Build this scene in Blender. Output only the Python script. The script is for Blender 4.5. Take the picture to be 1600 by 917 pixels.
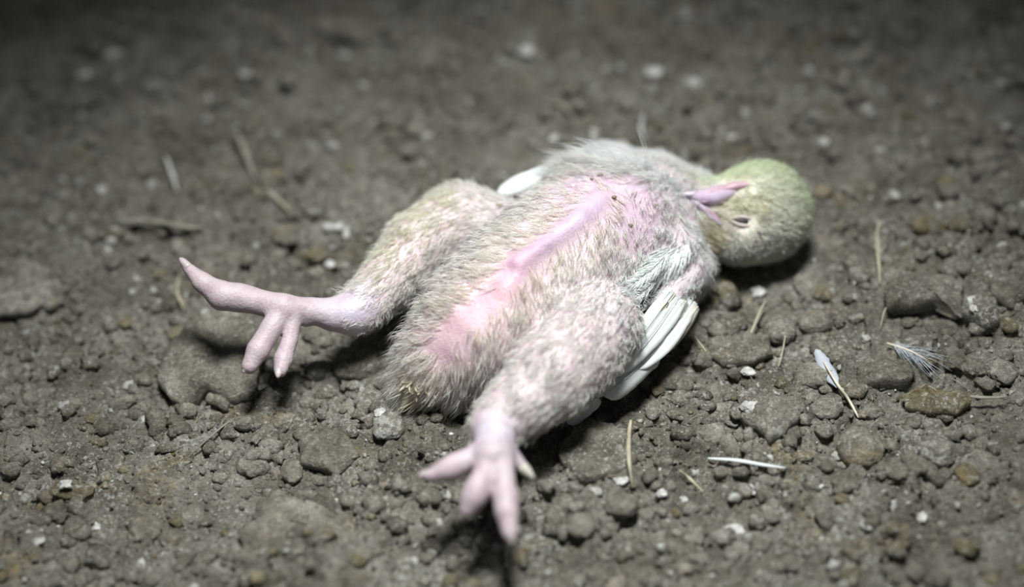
import bpy, math, random
import numpy as np
from mathutils import Vector, Matrix
from mathutils.bvhtree import BVHTree

S = bpy.context.scene
for o in list(bpy.data.objects):
    bpy.data.objects.remove(o)
COL = S.collection
rng = np.random.default_rng(7)
random.seed(7)

# ------------------------------------------------------------------ camera, world, lamp, exposure
W, H = 1600.0, 917.0
HFOV = math.radians(30.0)
FPX = W / 2 / math.tan(HFOV / 2)
PITCH = math.radians(42.0)
ROLL = math.radians(-4.0)
DIST = 0.78
cam_d = bpy.data.cameras.new('camera')
cam = bpy.data.objects.new('camera', cam_d)
COL.objects.link(cam)
S.camera = cam
CL = np.array([0.0, -DIST * math.cos(PITCH), DIST * math.sin(PITCH)])
rotm = Matrix.Rotation(math.pi / 2 - PITCH, 3, 'X') @ Matrix.Rotation(ROLL, 3, 'Z')
cam.location = CL
cam.rotation_euler = rotm.to_euler()
R3 = np.array(rotm)
VIEW = -R3[:, 2]
cam_d.sensor_width = 36.0
cam_d.angle = HFOV
cam_d.clip_start = 0.01
cam_d.clip_end = 20


def ray(u, v):
    d = R3 @ np.array([(u - W / 2) / FPX, -(v - H / 2) / FPX, -1.0])
    return d


def at(u, v, z=0.0):
    """point of the place at height z (m) that the photograph shows at pixel u, v"""
    d = ray(u, v)
    return CL + d * ((z - CL[2]) / d[2])


def depth(p):
    return float(np.dot(np.asarray(p) - CL, VIEW))


def vp(u, v, ref, near=0.0):
    """point at pixel u, v, as deep as ref, moved 'near' metres towards the camera"""
    return CL + ray(u, v) * (depth(ref) - near)


def proj(P):
    q = (np.asarray(P) - CL) @ R3
    return W / 2 + FPX * q[..., 0] / -q[..., 2], H / 2 - FPX * q[..., 1] / -q[..., 2]


cam_d.dof.use_dof = True
cam_d.dof.focus_distance = depth(at(890, 585, 0.012))
cam_d.dof.aperture_fstop = 2.6
cam_d.dof.aperture_blades = 0

world = bpy.data.worlds.new('dim_barn')
S.world = world
world.use_nodes = True
wb = world.node_tree.nodes['Background']
wb.inputs[0].default_value = (0.80, 0.86, 0.92, 1)
wb.inputs[1].default_value = 0.075

lamp_d = bpy.data.lights.new('torch', 'SPOT')
lamp_d.energy = 58.0
lamp_d.color = (0.98, 1.0, 0.98)
lamp_d.spot_size = math.radians(47)
lamp_d.spot_blend = 1.0
lamp_d.shadow_soft_size = 0.11
lamp = bpy.data.objects.new('torch', lamp_d)
COL.objects.link(lamp)
lamp.location = (0.045, -0.09, 0.86)
aim = Vector((-0.002, -0.068, 0.0))
lamp.rotation_euler = (aim - lamp.location).to_track_quat('-Z', 'Y').to_euler()

S.cycles.max_bounces = 14
S.cycles.diffuse_bounces = 8
S.cycles.transmission_bounces = 12
S.view_settings.view_transform = 'Standard'
S.view_settings.look = 'None'
S.view_settings.gamma = 1.0
S.view_settings.use_curve_mapping = False
S.view_settings.exposure = 0.0


# ------------------------------------------------------------------ helpers
def hash3(i, j, k, s):
    h = (i.astype(np.int64) * 374761393 + j.astype(np.int64) * 668265263 + k.astype(np.int64) * 2147483647 + s * 974634777) & 0xffffffff
    h = ((h ^ (h >> 13)) * 1274126177) & 0xffffffff
    h = ((h ^ (h >> 16)) * 2246822519) & 0xffffffff
    return (h ^ (h >> 15)) & 0xffffffff


def rnd(i, j, k, s):
    return hash3(i, j, k, s) / 4294967295.0


def vnoise(P, s=0):
    """smooth value noise in -1..1 of points P (n,3)"""
    f = np.floor(P)
    t = P - f
    t = t * t * t * (t * (t * 6 - 15) + 10)
    i, j, k = (f[:, a].astype(np.int64) for a in range(3))
    out = np.zeros(len(P))
    for a in (0, 1):
        wa = t[:, 0] if a else 1 - t[:, 0]
        for b in (0, 1):
            wb_ = t[:, 1] if b else 1 - t[:, 1]
            for c in (0, 1):
                wc = t[:, 2] if c else 1 - t[:, 2]
                out += wa * wb_ * wc * rnd(i + a, j + b, k + c, s)
    return out * 2 - 1


def fbm(P, octv=4, s=0, gain=0.5):
    o = np.zeros(len(P))
    a = 1.0
    tot = 0
    for q in range(octv):
        o += a * vnoise(P * 2 ** q + q * 17.3, s + q)
        tot += a
        a *= gain
    return o / tot


def worley(P, s=0):
    """F1, F2 and a random value per nearest cell for 2d points"""
    f = np.floor(P).astype(np.int64)
    F1 = np.full(len(P), 9.0)
    F2 = np.full(len(P), 9.0)
    val = np.zeros(len(P))
    z = np.zeros(len(P), np.int64)
    for a in (-1, 0, 1):
        for b in (-1, 0, 1):
            i, j = f[:, 0] + a, f[:, 1] + b
            cx = i + rnd(i, j, z, s)
            cy = j + rnd(i, j, z, s + 5)
            d = np.hypot(P[:, 0] - cx, P[:, 1] - cy)
            m = d < F1
            F2 = np.where(m, F1, np.minimum(F2, d))
            val = np.where(m, rnd(i, j, z, s + 9), val)
            F1 = np.where(m, d, F1)
    return F1, F2, val


def raw_mesh(name, V, F, smooth=True):
    V = np.asarray(V, float)
    me = bpy.data.meshes.new(name)
    if isinstance(F, np.ndarray):
        n, k = F.shape
        me.vertices.add(len(V))
        me.vertices.foreach_set('co', V.ravel())
        me.loops.add(n * k)
        me.loops.foreach_set('vertex_index', F.ravel().astype(np.int32))
        me.polygons.add(n)
        me.polygons.foreach_set('loop_start', (np.arange(n) * k).astype(np.int32))
        me.update(calc_edges=True)
        me.validate()
    else:
        me.from_pydata([tuple(v) for v in V], [], F)
    if smooth:
        me.polygons.foreach_set('use_smooth', np.ones(len(me.polygons), bool))
    me.update()
    return me


def colour(me, C, name='Col'):
    a = me.color_attributes.new(name, 'FLOAT_COLOR', 'POINT')
    C = np.asarray(C, float)
    if C.shape[1] == 3:
        C = np.hstack([C, np.ones((len(C), 1))])
    a.data.foreach_set('color', C.ravel())


def link(name, me, mat, parent=None, loc=(0, 0, 0)):
    o = bpy.data.objects.new(name, me)
    COL.objects.link(o)
    if mat and not me.materials:
        me.materials.append(mat)
    o.location = loc
    if parent:
        o.parent = parent
    return o


def tag(o, label=None, cat=None, group=None, kind=None):
    if label: o['label'] = label
    if cat: o['category'] = cat
    if group: o['group'] = group
    if kind: o['kind'] = kind
    return o


def nrm(v):
    v = np.asarray(v, float)
    return v / (np.linalg.norm(v, axis=-1, keepdims=True) + 1e-12)


def catmull(P, n):
    P = np.asarray(P, float)
    P = np.vstack([2 * P[0] - P[1], P, 2 * P[-1] - P[-2]])
    out = []
    m = len(P) - 3
    for q in range(n):
        x = q / (n - 1) * m
        i = min(int(x), m - 1)
        t = x - i
        a, b, c, d = P[i:i + 4]
        out.append(0.5 * (2 * b + (c - a) * t + (2 * a - 5 * b + 4 * c - d) * t * t + (3 * b - a - 3 * c + d) * t ** 3))
    return np.array(out)


def loft(path, radii, seg=12, n=None, flat=1.0, up=None):
    """closed tapered tube through path; radii per path point; flat squashes it along up"""
    path = np.asarray(path, float)
    radii = np.asarray(radii, float)
    if n:
        R = catmull(np.stack([radii, radii, radii], 1), n)[:, 0]
        path = catmull(path, n)
        radii = np.maximum(R, 1e-5)
    V, F = [], []
    m = len(path)
    ref = np.array(up if up is not None else (0.13, 0.21, 0.97))
    for i in range(m):
        t = nrm(path[min(i + 1, m - 1)] - path[max(i - 1, 0)])
        a = nrm(np.cross(t, ref))
        b = np.cross(a, t)
        for s_ in range(seg):
            th = 2 * math.pi * s_ / seg
            V.append(path[i] + radii[i] * (math.cos(th) * a + flat * math.sin(th) * b))
    for i in range(m - 1):
        for s_ in range(seg):
            s2 = (s_ + 1) % seg
            F.append((i * seg + s_, i * seg + s2, (i + 1) * seg + s2, (i + 1) * seg + s_))
    V.append(path[0] - 0.4 * radii[0] * nrm(path[1] - path[0]))
    V.append(path[-1] + 0.6 * radii[-1] * nrm(path[-1] - path[-2]))
    for s_ in range(seg):
        s2 = (s_ + 1) % seg
        F.append((m * seg, s2, s_))
        F.append((m * seg + 1, (m - 1) * seg + s_, (m - 1) * seg + s2))
    return np.array(V), F


def ico(level):
    import bmesh
    bm = bmesh.new()
    bmesh.ops.create_icosphere(bm, subdivisions=level, radius=1.0)
    V = np.array([v.co[:] for v in bm.verts])
    F = np.array([[v.index for v in f.verts] for f in bm.faces])
    bm.free()
    return V, F


ICO = {l: ico(l) for l in (1, 2, 3, 4)}


# ------------------------------------------------------------------ materials
def new_mat(name):
    m = bpy.data.materials.new(name)
    m.use_nodes = True
    nt = m.node_tree
    return m, nt, nt.nodes['Principled BSDF']


def N(nt, kind, **kw):
    n = nt.nodes.new(kind)
    for k, v in kw.items():
        setattr(n, k, v)
    return n


def ramp(nt, fac, stops, interp='LINEAR'):
    r = N(nt, 'ShaderNodeValToRGB')
    r.color_ramp.interpolation = interp
    e = r.color_ramp.elements
    while len(e) < len(stops):
        e.new(0.5)
    for x, (p, c) in zip(e, stops):
        x.position = p
        x.color = (*c, 1) if len(c) == 3 else c
    nt.links.new(fac, r.inputs[0])
    return r.outputs[0]


def noise(nt, vec, scale, detail=4, rough=0.55, dist=0.0):
    n = N(nt, 'ShaderNodeTexNoise')
    n.inputs['Scale'].default_value = scale
    n.inputs['Detail'].default_value = detail
    n.inputs['Roughness'].default_value = rough
    n.inputs['Distortion'].default_value = dist
    nt.links.new(vec, n.inputs['Vector'])
    return n.outputs['Fac']


def mixc(nt, fac, a, b, mode='MIX'):
    m = N(nt, 'ShaderNodeMix', data_type='RGBA', blend_type=mode)
    for sock, val in ((m.inputs[0], fac), (m.inputs[6], a), (m.inputs[7], b)):
        if hasattr(val, 'links') or hasattr(val, 'is_linked'):
            nt.links.new(val, sock)
        elif isinstance(val, (int, float)):
            sock.default_value = val
        else:
            sock.default_value = (*val, 1)
    return m.outputs[2]


def soil_material(name, tint=(1, 1, 1), white=0.62, ochre=0.0, bump=1.0):
    m, nt, p = new_mat(name)
    tc = N(nt, 'ShaderNodeTexCoord')
    oi = N(nt, 'ShaderNodeObjectInfo')
    add = N(nt, 'ShaderNodeVectorMath', operation='MULTIPLY_ADD')
    nt.links.new(oi.outputs['Random'], add.inputs[0])
    add.inputs[1].default_value = (3.1, 5.3, 1.7)
    nt.links.new(tc.outputs['Object'], add.inputs[2])
    vec = add.outputs[0]
    n1 = noise(nt, vec, 38, 6, 0.6)
    n2 = noise(nt, vec, 240, 6, 0.7)
    n3 = noise(nt, vec, 900, 5, 0.75)
    t = tint
    c1 = ramp(nt, n1, [(0.30, (0.104 * t[0], 0.095 * t[1], 0.074 * t[2])), (0.50, (0.183 * t[0], 0.171 * t[1], 0.141 * t[2])), (0.71, (0.297 * t[0], 0.283 * t[1], 0.246 * t[2]))])
    c2 = ramp(nt, n2, [(0.25, (0.50, 0.49, 0.47)), (0.55, (1.0, 1.0, 1.0)), (0.78, (1.55, 1.55, 1.52))])
    c = mixc(nt, 1.0, c1, c2, 'MULTIPLY')
    c3 = ramp(nt, n3, [(0.28, (0.45, 0.45, 0.44)), (0.52, (1.0, 1.0, 1.0)), (0.74, (1.75, 1.75, 1.72))])
    c = mixc(nt, 1.0, c, c3, 'MULTIPLY')
    # ochre stains
    n4 = noise(nt, vec, 26, 5, 0.65, 0.6)
    f4 = ramp(nt, n4, [(0.60 - ochre, (0, 0, 0)), (0.72 - ochre, (0.75, 0.75, 0.75))])
    c = mixc(nt, f4, c, mixc(nt, 1.0, c, (1.25, 1.03, 0.58), 'MULTIPLY'))
    # pale lime specks
    n5 = noise(nt, vec, 560, 4, 0.7, 0.6)
    n6 = noise(nt, vec, 30, 3, 0.6)
    mul = N(nt, 'ShaderNodeMath', operation='MULTIPLY_ADD')
    nt.links.new(n6, mul.inputs[0])
    mul.inputs[1].default_value = 0.35
    nt.links.new(n5, mul.inputs[2])
    f5 = ramp(nt, mul.outputs[0], [(white + 0.135, (0, 0, 0)), (white + 0.20, (0.85, 0.85, 0.85))])
    c = mixc(nt, f5, c, (0.42, 0.42, 0.39))
    nt.links.new(c, p.inputs['Base Color'])
    p.inputs['Roughness'].default_value = 0.92
    p.inputs['Specular IOR Level'].default_value = 0.25
    b = N(nt, 'ShaderNodeBump')
    b.inputs['Strength'].default_value = 0.9
    b.inputs['Distance'].default_value = 0.0030 * bump
    addb = N(nt, 'ShaderNodeMath', operation='MULTIPLY_ADD')
    nt.links.new(n3, addb.inputs[0])
    addb.inputs[1].default_value = 0.35
    nt.links.new(n2, addb.inputs[2])
    nt.links.new(addb.outputs[0], b.inputs['Height'])
    nt.links.new(b.outputs[0], p.inputs['Normal'])
    return m


M_SOIL = soil_material('soil')
M_CLOD = soil_material('clod_soil', (1.12, 1.11, 1.10))
M_PALE = soil_material('lime_dusted_soil', (1.12, 1.12, 1.11), white=0.55)
M_OCHRE = soil_material('ochre_soil', (1.04, 0.98, 0.76), ochre=0.04)


def plain(name, c, rough=0.6, sub=0.0, var=0.25, scale=300, bump=0.0, transl=0.0):
    m, nt, p = new_mat(name)
    tc = N(nt, 'ShaderNodeTexCoord')
    n = noise(nt, tc.outputs['Object'], scale, 4, 0.6)
    lo = tuple(x * (1 - var) for x in c)
    hi = tuple(min(1, x * (1 + var)) for x in c)
    nt.links.new(ramp(nt, n, [(0.3, lo), (0.7, hi)]), p.inputs['Base Color'])
    p.inputs['Roughness'].default_value = rough
    if sub:
        p.inputs['Subsurface Weight'].default_value = sub
        p.inputs['Subsurface Radius'].default_value = (1.0, 0.5, 0.4)
        p.inputs['Subsurface Scale'].default_value = 0.002
    if bump:
        b = N(nt, 'ShaderNodeBump')
        b.inputs['Distance'].default_value = bump
        nt.links.new(n, b.inputs['Height'])
        nt.links.new(b.outputs[0], p.inputs['Normal'])
    if transl:
        p.inputs['Transmission Weight'].default_value = 0.0
        tr = N(nt, 'ShaderNodeBsdfTranslucent')
        tr.inputs[0].default_value = (*c, 1)
        mx = N(nt, 'ShaderNodeMixShader')
        mx.inputs[0].default_value = transl
        nt.links.new(p.outputs[0], mx.inputs[1])
        nt.links.new(tr.outputs[0], mx.inputs[2])
        nt.links.new(mx.outputs[0], nt.nodes['Material Output'].inputs[0])
    return m


M_LIME = plain('white_lime', (0.42, 0.42, 0.40), 0.85, var=0.5, scale=420, bump=0.0008)
M_FLAKE = plain('pale_flake', (0.30, 0.30, 0.275), 0.85, var=0.4, scale=420, bump=0.0008)
M_PLUME = plain('white_plume', (0.93, 0.96, 0.95), 0.6, var=0.04, transl=0.4)
M_STRAW = plain('dry_straw', (0.36, 0.33, 0.24), 0.6, var=0.25, scale=160)
M_STRAWD = plain('grey_straw', (0.20, 0.19, 0.15), 0.7, var=0.3, scale=160)
M_WHITEF = plain('white_feather', (0.82, 0.86, 0.85), 0.55, var=0.08, scale=260, transl=0.25)
M_CREAMF = plain('cream_feather', (0.66, 0.64, 0.56), 0.6, var=0.12, scale=260, transl=0.2)
M_BLUEF = plain('bluish_white_feather', (0.50, 0.54, 0.60), 0.55, var=0.12, scale=300, transl=0.25)
M_QUILL = plain('quill', (0.60, 0.55, 0.44), 0.45, var=0.12, scale=200)
M_EYE = plain('dark_eye', (0.018, 0.014, 0.020), 0.35, var=0.1)
M_LID = plain('eyelid_skin', (0.46, 0.40, 0.38), 0.5, sub=0.2, var=0.1, scale=600)
M_BEAK = plain('beak_horn', (0.54, 0.44, 0.56), 0.28, sub=0.3, var=0.12, scale=250)
M_BEAKP = plain('pink_snood_skin', (0.52, 0.34, 0.41), 0.38, sub=0.3, var=0.15, scale=300)
M_BEAKTIP = plain('pale_beak_tip', (0.66, 0.58, 0.68), 0.3, sub=0.2, var=0.06)
M_CLAW = plain('claw_horn', (0.48, 0.42, 0.43), 0.35, sub=0.2, var=0.12)
M_TUFT = plain('crusted_down', (0.44, 0.40, 0.30), 0.7, var=0.25)
M_NOSE = plain('nostril_skin', (0.30, 0.20, 0.28), 0.5, var=0.1)
M_EAR = plain('ear_skin', (0.16, 0.07, 0.08), 0.6, var=0.2)
M_SCAB = plain('crusted_dirt', (0.24, 0.19, 0.13), 0.8, var=0.3, scale=600)

# skin of the bird: vertex colour with fine mottling
M_SKIN, nt, p = new_mat('bird_skin')
at_ = N(nt, 'ShaderNodeAttribute', attribute_name='Col')
tc = N(nt, 'ShaderNodeTexCoord')
nn = noise(nt, tc.outputs['Object'], 170, 4, 0.6)
n9 = noise(nt, tc.outputs['Object'], 900, 3, 0.6)
cc = mixc(nt, 1.0, at_.outputs['Color'], ramp(nt, nn, [(0.3, (0.66, 0.60, 0.66)), (0.55, (0.80, 0.80, 0.80)), (0.75, (0.84, 0.83, 0.90))]), 'MULTIPLY')
nt.links.new(cc, p.inputs['Base Color'])
p.inputs['Roughness'].default_value = 0.5
p.inputs['Subsurface Weight'].default_value = 0.25
p.inputs['Subsurface Radius'].default_value = (1.0, 0.45, 0.4)
p.inputs['Subsurface Scale'].default_value = 0.003
bm_ = N(nt, 'ShaderNodeBump')
bm_.inputs['Distance'].default_value = 0.0006
bm_.inputs['Strength'].default_value = 0.6
nt.links.new(n9, bm_.inputs['Height'])
nt.links.new(bm_.outputs[0], p.inputs['Normal'])

M_DOWN, nt, p = new_mat('down')
at_ = N(nt, 'ShaderNodeAttribute', attribute_name='Col')
p.inputs['Roughness'].default_value = 0.7
p.inputs['Specular IOR Level'].default_value = 0.1
nt.links.new(at_.outputs['Color'], p.inputs['Base Color'])
tr = N(nt, 'ShaderNodeBsdfTranslucent')
nt.links.new(at_.outputs['Color'], tr.inputs[0])
mx = N(nt, 'ShaderNodeMixShader')
mx.inputs[0].default_value = 0.55
nt.links.new(p.outputs[0], mx.inputs[1])
nt.links.new(tr.outputs[0], mx.inputs[2])
nt.links.new(mx.outputs[0], nt.nodes['Material Output'].inputs[0])


# ------------------------------------------------------------------ ground
def axis(lo, hi, step, far):
    a = list(np.arange(lo, hi, step))
    out = []
    s_, x = step, lo
    while x > -far:
        s_ *= 1.25
        x -= s_
        out.append(x)
    a = out[::-1] + a
    s_, x = step, a[-1]
    while x < far:
        s_ *= 1.25
        x += s_
        a.append(x)
    return np.array(a)


gx = axis(-0.315, 0.315, 0.0009, 1.6)
ya = list(np.arange(-0.205, 0.10, 0.0009)) + list(np.arange(0.10, 0.29, 0.0014))
gy = axis(-0.205, -0.2, 0.0009, 1.6)
gy = np.concatenate([gy[gy < -0.2051], ya, axis(0.28, 0.29, 0.0014, 1.6)[lambda: 0] if False else np.array([])])
s_, x = 0.0014, gy[-1]
ext = []
while x < 1.6:
    s_ *= 1.25
    x += s_
    ext.append(x)
gy = np.concatenate([gy, ext])
GX, GY = np.meshgrid(gx, gy)
P2 = np.stack([GX.ravel(), GY.ravel()], 1)
P3 = np.hstack([P2, np.zeros((len(P2), 1))])
far_fade = np.clip(1.6 - np.hypot(P2[:, 0] / 0.5, (P2[:, 1] - 0.04) / 0.45), 0, 1)
h = 0.0050 * fbm(P3 * 9, 2, 11) + 0.0030 * fbm(P3 * 30, 3, 21)
warp = np.stack([vnoise(P3 * 90, 31), vnoise(P3 * 90 + 9.1, 32)], 1)
warp2 = np.stack([vnoise(P3 * 260, 33), vnoise(P3 * 260 + 4.1, 34)], 1)


def domes(freq, amp, keep, s, warpw, power=0.5):
    Q = P2 * freq + warp * warpw + warp2 * warpw * 0.5
    f1, f2, val = worley(Q, s)
    d = np.clip(1 - (f1 / 0.72) ** 2, 0, 1) ** power
    return amp * d * np.where(val < keep, 0.25 + 0.75 * val / keep, 0.05), f1, f2, val


d1, _, f2a, _ = domes(52, 0.0085, 0.40, 41, 0.35, 0.40)
d2, _, _, _ = domes(105, 0.0050, 0.60, 51, 0.3, 0.45)
d3, _, _, _ = domes(230, 0.0026, 0.8, 61, 0.3, 0.6)
patch = np.clip(0.5 + 1.3 * fbm(P3 * 14 + 3.3, 2, 71), 0.1, 1)
h = h + np.maximum(d1, np.maximum(d2 * (0.5 + 0.5 * patch), 0)) * (0.45 + 0.55 * patch) + d3 * patch
h += 0.0017 * fbm(P3 * 170, 3, 81, .6) * far_fade
for fq, dp, wd, sd_ in ((46, .0030, .10, 301), (105, .0020, .14, 311), (230, .0011, .22, 321)):
    nz = fbm(P3 * fq + 2.7, 2, sd_)
    h -= dp * np.clip(1 - np.abs(nz) / wd, 0, 1) * far_fade * np.clip(.35 + 1.2 * vnoise(P3 * 23 + fq, 331), 0, 1)
# crust plates parted by cracks
Qc = P2 * 13 + warp * 0.12 + 0.35 * np.stack([vnoise(P3 * 40, 91), vnoise(P3 * 40 + 7, 92)], 1)
c1, c2, cv = worley(Qc, 93)
crack = np.clip(1 - (c2 - c1) / 0.045, 0, 1) * (vnoise(P3 * 11 + 5, 94) > 0.05)
h -= 0.0035 * crack * far_fade
h += 0.003 * (cv - 0.5)  * np.clip((c2 - c1) / 0.08, 0, 1) * (vnoise(P3 * 11 + 5, 94) > 0.0)
h *= far_fade * 0.9 + 0.1
# level the bed the bird lies on
c_ = at(870, 470, 0)
bed = np.exp(-((P2[:, 0] - c_[0]) ** 2 / 0.06 ** 2 + (P2[:, 1] - c_[1]) ** 2 / 0.055 ** 2))
h = h * (1 - 0.75 * bed)
h -= 0.0022
# raised mound near the lower edge, raised crust shelf beyond the head
def bump_at(u, v, rx, ry, hh, sharp=2.0):
    c = at(u, v, 0)
    return hh * np.exp(-(((P2[:, 0] - c[0]) / rx) ** 2 + ((P2[:, 1] - c[1]) / ry) ** 2) ** (sharp / 2))


h += bump_at(480, 905, 0.030, 0.022, 0.010, 3)
h += bump_at(1470, 440, 0.035, 0.020, 0.004, 4)
h += bump_at(60, 440, 0.035, 0.022, 0.004, 4)
h -= bump_at(480, 575, 0.030, 0.012, 0.004, 3)
HG = h.reshape(GX.shape)
ny, nx = GX.shape
idx = np.arange(ny * nx).reshape(ny, nx)
F = np.stack([idx[:-1, :-1], idx[:-1, 1:], idx[1:, 1:], idx[1:, :-1]], -1).reshape(-1, 4)
floor = link('floor', raw_mesh('floor', np.stack([P2[:, 0], P2[:, 1], h], 1), F), M_SOIL)
tag(floor, 'dry grey brown earthen litter floor with crumbs and cracks', 'floor', kind='structure')


def gh(x, y):
    i = int(np.clip(np.searchsorted(gx, x) - 1, 0, nx - 2))
    j = int(np.clip(np.searchsorted(gy, y) - 1, 0, ny - 2))
    a = (x - gx[i]) / (gx[i + 1] - gx[i])
    b = (y - gy[j]) / (gy[j + 1] - gy[j])
    return float((HG[j, i] * (1 - a) + HG[j, i + 1] * a) * (1 - b) + (HG[j + 1, i] * (1 - a) + HG[j + 1, i + 1] * a) * b)


def gp(u, v, lift=0.0):
    """point on the ground seen at pixel u, v"""
    z = 0.0
    for _ in range(4):
        q = at(u, v, z)
        z = gh(q[0], q[1])
    q = at(u, v, z)
    q[2] = z + lift
    return q


# ------------------------------------------------------------------ the bird: one continuous body
mm = 0.001
PR = []   # (a, b, ra, rb, k, region, flow)


def prim(a, b, ra, rb, k, region):
    PR.append((np.asarray(a, float), np.asarray(b, float), ra * mm, rb * mm, k * mm, region))


def chain(pts, k, region):
    for p0, p1 in zip(pts[:-1], pts[1:]):
        prim(p0[0], p1[0], p0[1], p1[1], k, region)


# torso, from the neck to the tail
T = [(at(1075, 340, .020), 12.5), (at(1020, 338, .024), 18.5), (at(955, 365, .028), 25.5), (at(885, 415, .029), 27.5), (at(812, 474, .027), 26.0), (at(745, 524, .023), 22.5), (at(690, 568, .016), 15.5)]
chain(T, 12, 'torso')
# keel of the breast
K0 = [(945, 305), (900, 341), (850, 378), (808, 408)]
# neck and head
HEAD = at(1187, 334, .0195)
prim(at(1020, 335, .024), at(1085, 350, .019), 18, 13, 10, 'neck')
prim(at(1085, 350, .019), at(1140, 345, .018), 13, 14, 8, 'neck')
prim(HEAD, HEAD + 1e-4, 18.6, 18.6, 8, 'head')
prim(vp(1195, 318, HEAD), vp(1206, 334, HEAD), 15.6, 14.5, 6, 'head')
prim(vp(1150, 322, HEAD, .004), vp(1118, 316, HEAD, .006), 11.5, 6.5, 8, 'head')
prim(vp(1160, 362, HEAD, .006), vp(1135, 350, HEAD, .006), 11.5, 7.0, 6, 'head')
# far leg
FH = at(553, 489, .024)
chain([(at(770, 362, .025), 14), (at(718, 346, .028), 14.6), (at(655, 388, .027), 14.2), (at(604, 442, .025), 10.6), (at(572, 474, .024), 8.6)], 1.8, 'leg')
prim(at(572, 474, .024), FH, 8.6, 8.4, 3, 'leg')
FP = at(442, 482, .033)
chain([(FH, 8.4), (at(520, 491, .026), 6.0), (at(490, 486, .029), 4.6), (FP, 5.6)], 3, 'shank')
# far foot: long middle toe and two hanging toes
chain([(FP, 5.4), (at(390, 468, .035), 4.8), (at(347, 462, .037), 5.4), (at(316, 441, .040), 3.6), (at(293, 418, .043), 2.2)], 2, 'toe')
chain([(FP, 4.4), (at(424, 512, .031), 4.1), (at(403, 547, .027), 4.3), (at(390, 572, .024), 3.2)], 1.2, 'toe')
chain([(at(458, 492, .031), 3.8), (at(453, 530, .026), 3.0), (at(443, 560, .023), 3.6), (at(438, 579, .022), 2.6)], 1.0, 'toe')
prim(at(458, 484, .031), at(478, 502, .027), 3.4, 2.2, 2, 'toe')
# near leg
NH = at(772, 670, .027)
chain([(at(928, 508, .029), 17.5), (at(900, 545, .029), 16.5), (at(858, 590, .029), 15.0), (at(812, 632, .028), 11.2), (at(785, 656, .027), 9.2)], 3, 'leg')
prim(at(785, 656, .027), NH, 9.2, 8.4, 3, 'leg')
NP = at(770, 712, .038)
chain([(NH, 8.4), (at(773, 690, .032), 6.8), (NP, 7.2)], 3, 'shank')
chain([(at(757, 704, .038), 4.8), (at(728, 720, .037), 3.7), (at(698, 734, .036), 3.9), (at(672, 743, .035), 2.5)], 1.2, 'toe')
chain([(NP, 5.0), (at(752, 752, .037), 4.0), (at(738, 780, .034), 4.2), (at(730, 796, .032), 3.0)], 1.0, 'toe')
chain([(at(783, 712, .038), 4.6), (at(788, 752, .037), 3.7), (at(792, 800, .034), 4.1), (at(797, 833, .031), 2.9)], 1.0, 'toe')
chain([(at(795, 708, .034), 3.4), (at(815, 728, .031), 2.2)], 2, 'toe')
# near wing: upper arm, elbow and folded forearm of pinkish skin
chain([(at(1055, 392, .026), 11), (at(1080, 418, .018), 8.5)], 6, 'wing')
chain([(at(1086, 415, .021), 6.5), (at(1060, 448, .021), 5.6), (at(1035, 478, .021), 4.4)], 3, 'wing')
chain([(at(1080, 440, .010), 6), (at(1045, 505, .008), 4.5), (at(990, 560, .007), 3.5)], 4, 'wing')
# far wing
chain([(at(1085, 300, .016), 9), (at(1020, 285, .022), 11), (at(950, 272, .024), 11), (at(890, 285, .024), 8)], 6, 'wing')
# tail stump
prim(at(683, 566, .015), at(648, 600, .010), 13, 7, 8, 'tail')

allp = np.array([q for p_ in PR for q in (p_[0], p_[1])])
lo = allp.min(0) - 0.034
hi = allp.max(0) + 0.034
lo[2] = -0.006
hi[2] = 0.075
h_ = 0.00085
dims = np.ceil((hi - lo) / h_).astype(int)
FLD = np.full(dims, 0.02, np.float32)
ax = [lo[a] + h_ * np.arange(dims[a]) for a in range(3)]


def segdist(P, a, b, ra, rb):
    ba = b - a
    t = np.clip(((P - a) @ ba) / (ba @ ba + 1e-15), 0, 1)
    return np.linalg.norm(P - a - t[..., None] * ba, axis=-1) - (ra + (rb - ra) * t)


def carve(a, b, ra, rb, k, sub=False):
    m = max(ra, rb) + k + 0.006
    l = np.minimum(a, b) - m
    u = np.maximum(a, b) + m
    i0 = np.clip(((l - lo) / h_).astype(int), 0, dims)
    i1 = np.clip(((u - lo) / h_).astype(int) + 1, 0, dims)
    X, Y, Z = np.meshgrid(ax[0][i0[0]:i1[0]], ax[1][i0[1]:i1[1]], ax[2][i0[2]:i1[2]], indexing='ij')
    d = segdist(np.stack([X, Y, Z], -1), a, b, ra, rb).astype(np.float32)
    sl = tuple(slice(i0[q], i1[q]) for q in range(3))
    f = FLD[sl]
    if sub:
        d = -d
        hh = np.clip(0.5 - 0.5 * (d - f) / k, 0, 1) * 0 + np.clip(0.5 + 0.5 * (d - f) / k, 0, 1)
        FLD[sl] = f * (1 - hh) + d * hh + k * hh * (1 - hh)
    else:
        hh = np.clip(0.5 + 0.5 * (f - d) / k, 0, 1)
        FLD[sl] = f * (1 - hh) + d * hh - k * hh * (1 - hh)


for a, b, ra, rb, k, reg in PR:
    carve(a, b, ra, rb, k)


def sdf(Q):
    g = np.clip((Q - lo) / h_, 0, dims - 1.001)
    i = g.astype(int)
    t = g - i
    o = 0
    for a in (0, 1):
        for b in (0, 1):
            for c in (0, 1):
                w = (t[..., 0] if a else 1 - t[..., 0]) * (t[..., 1] if b else 1 - t[..., 1]) * (t[..., 2] if c else 1 - t[..., 2])
                o = o + w * FLD[i[..., 0] + a, i[..., 1] + b, i[..., 2] + c]
    return o


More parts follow.
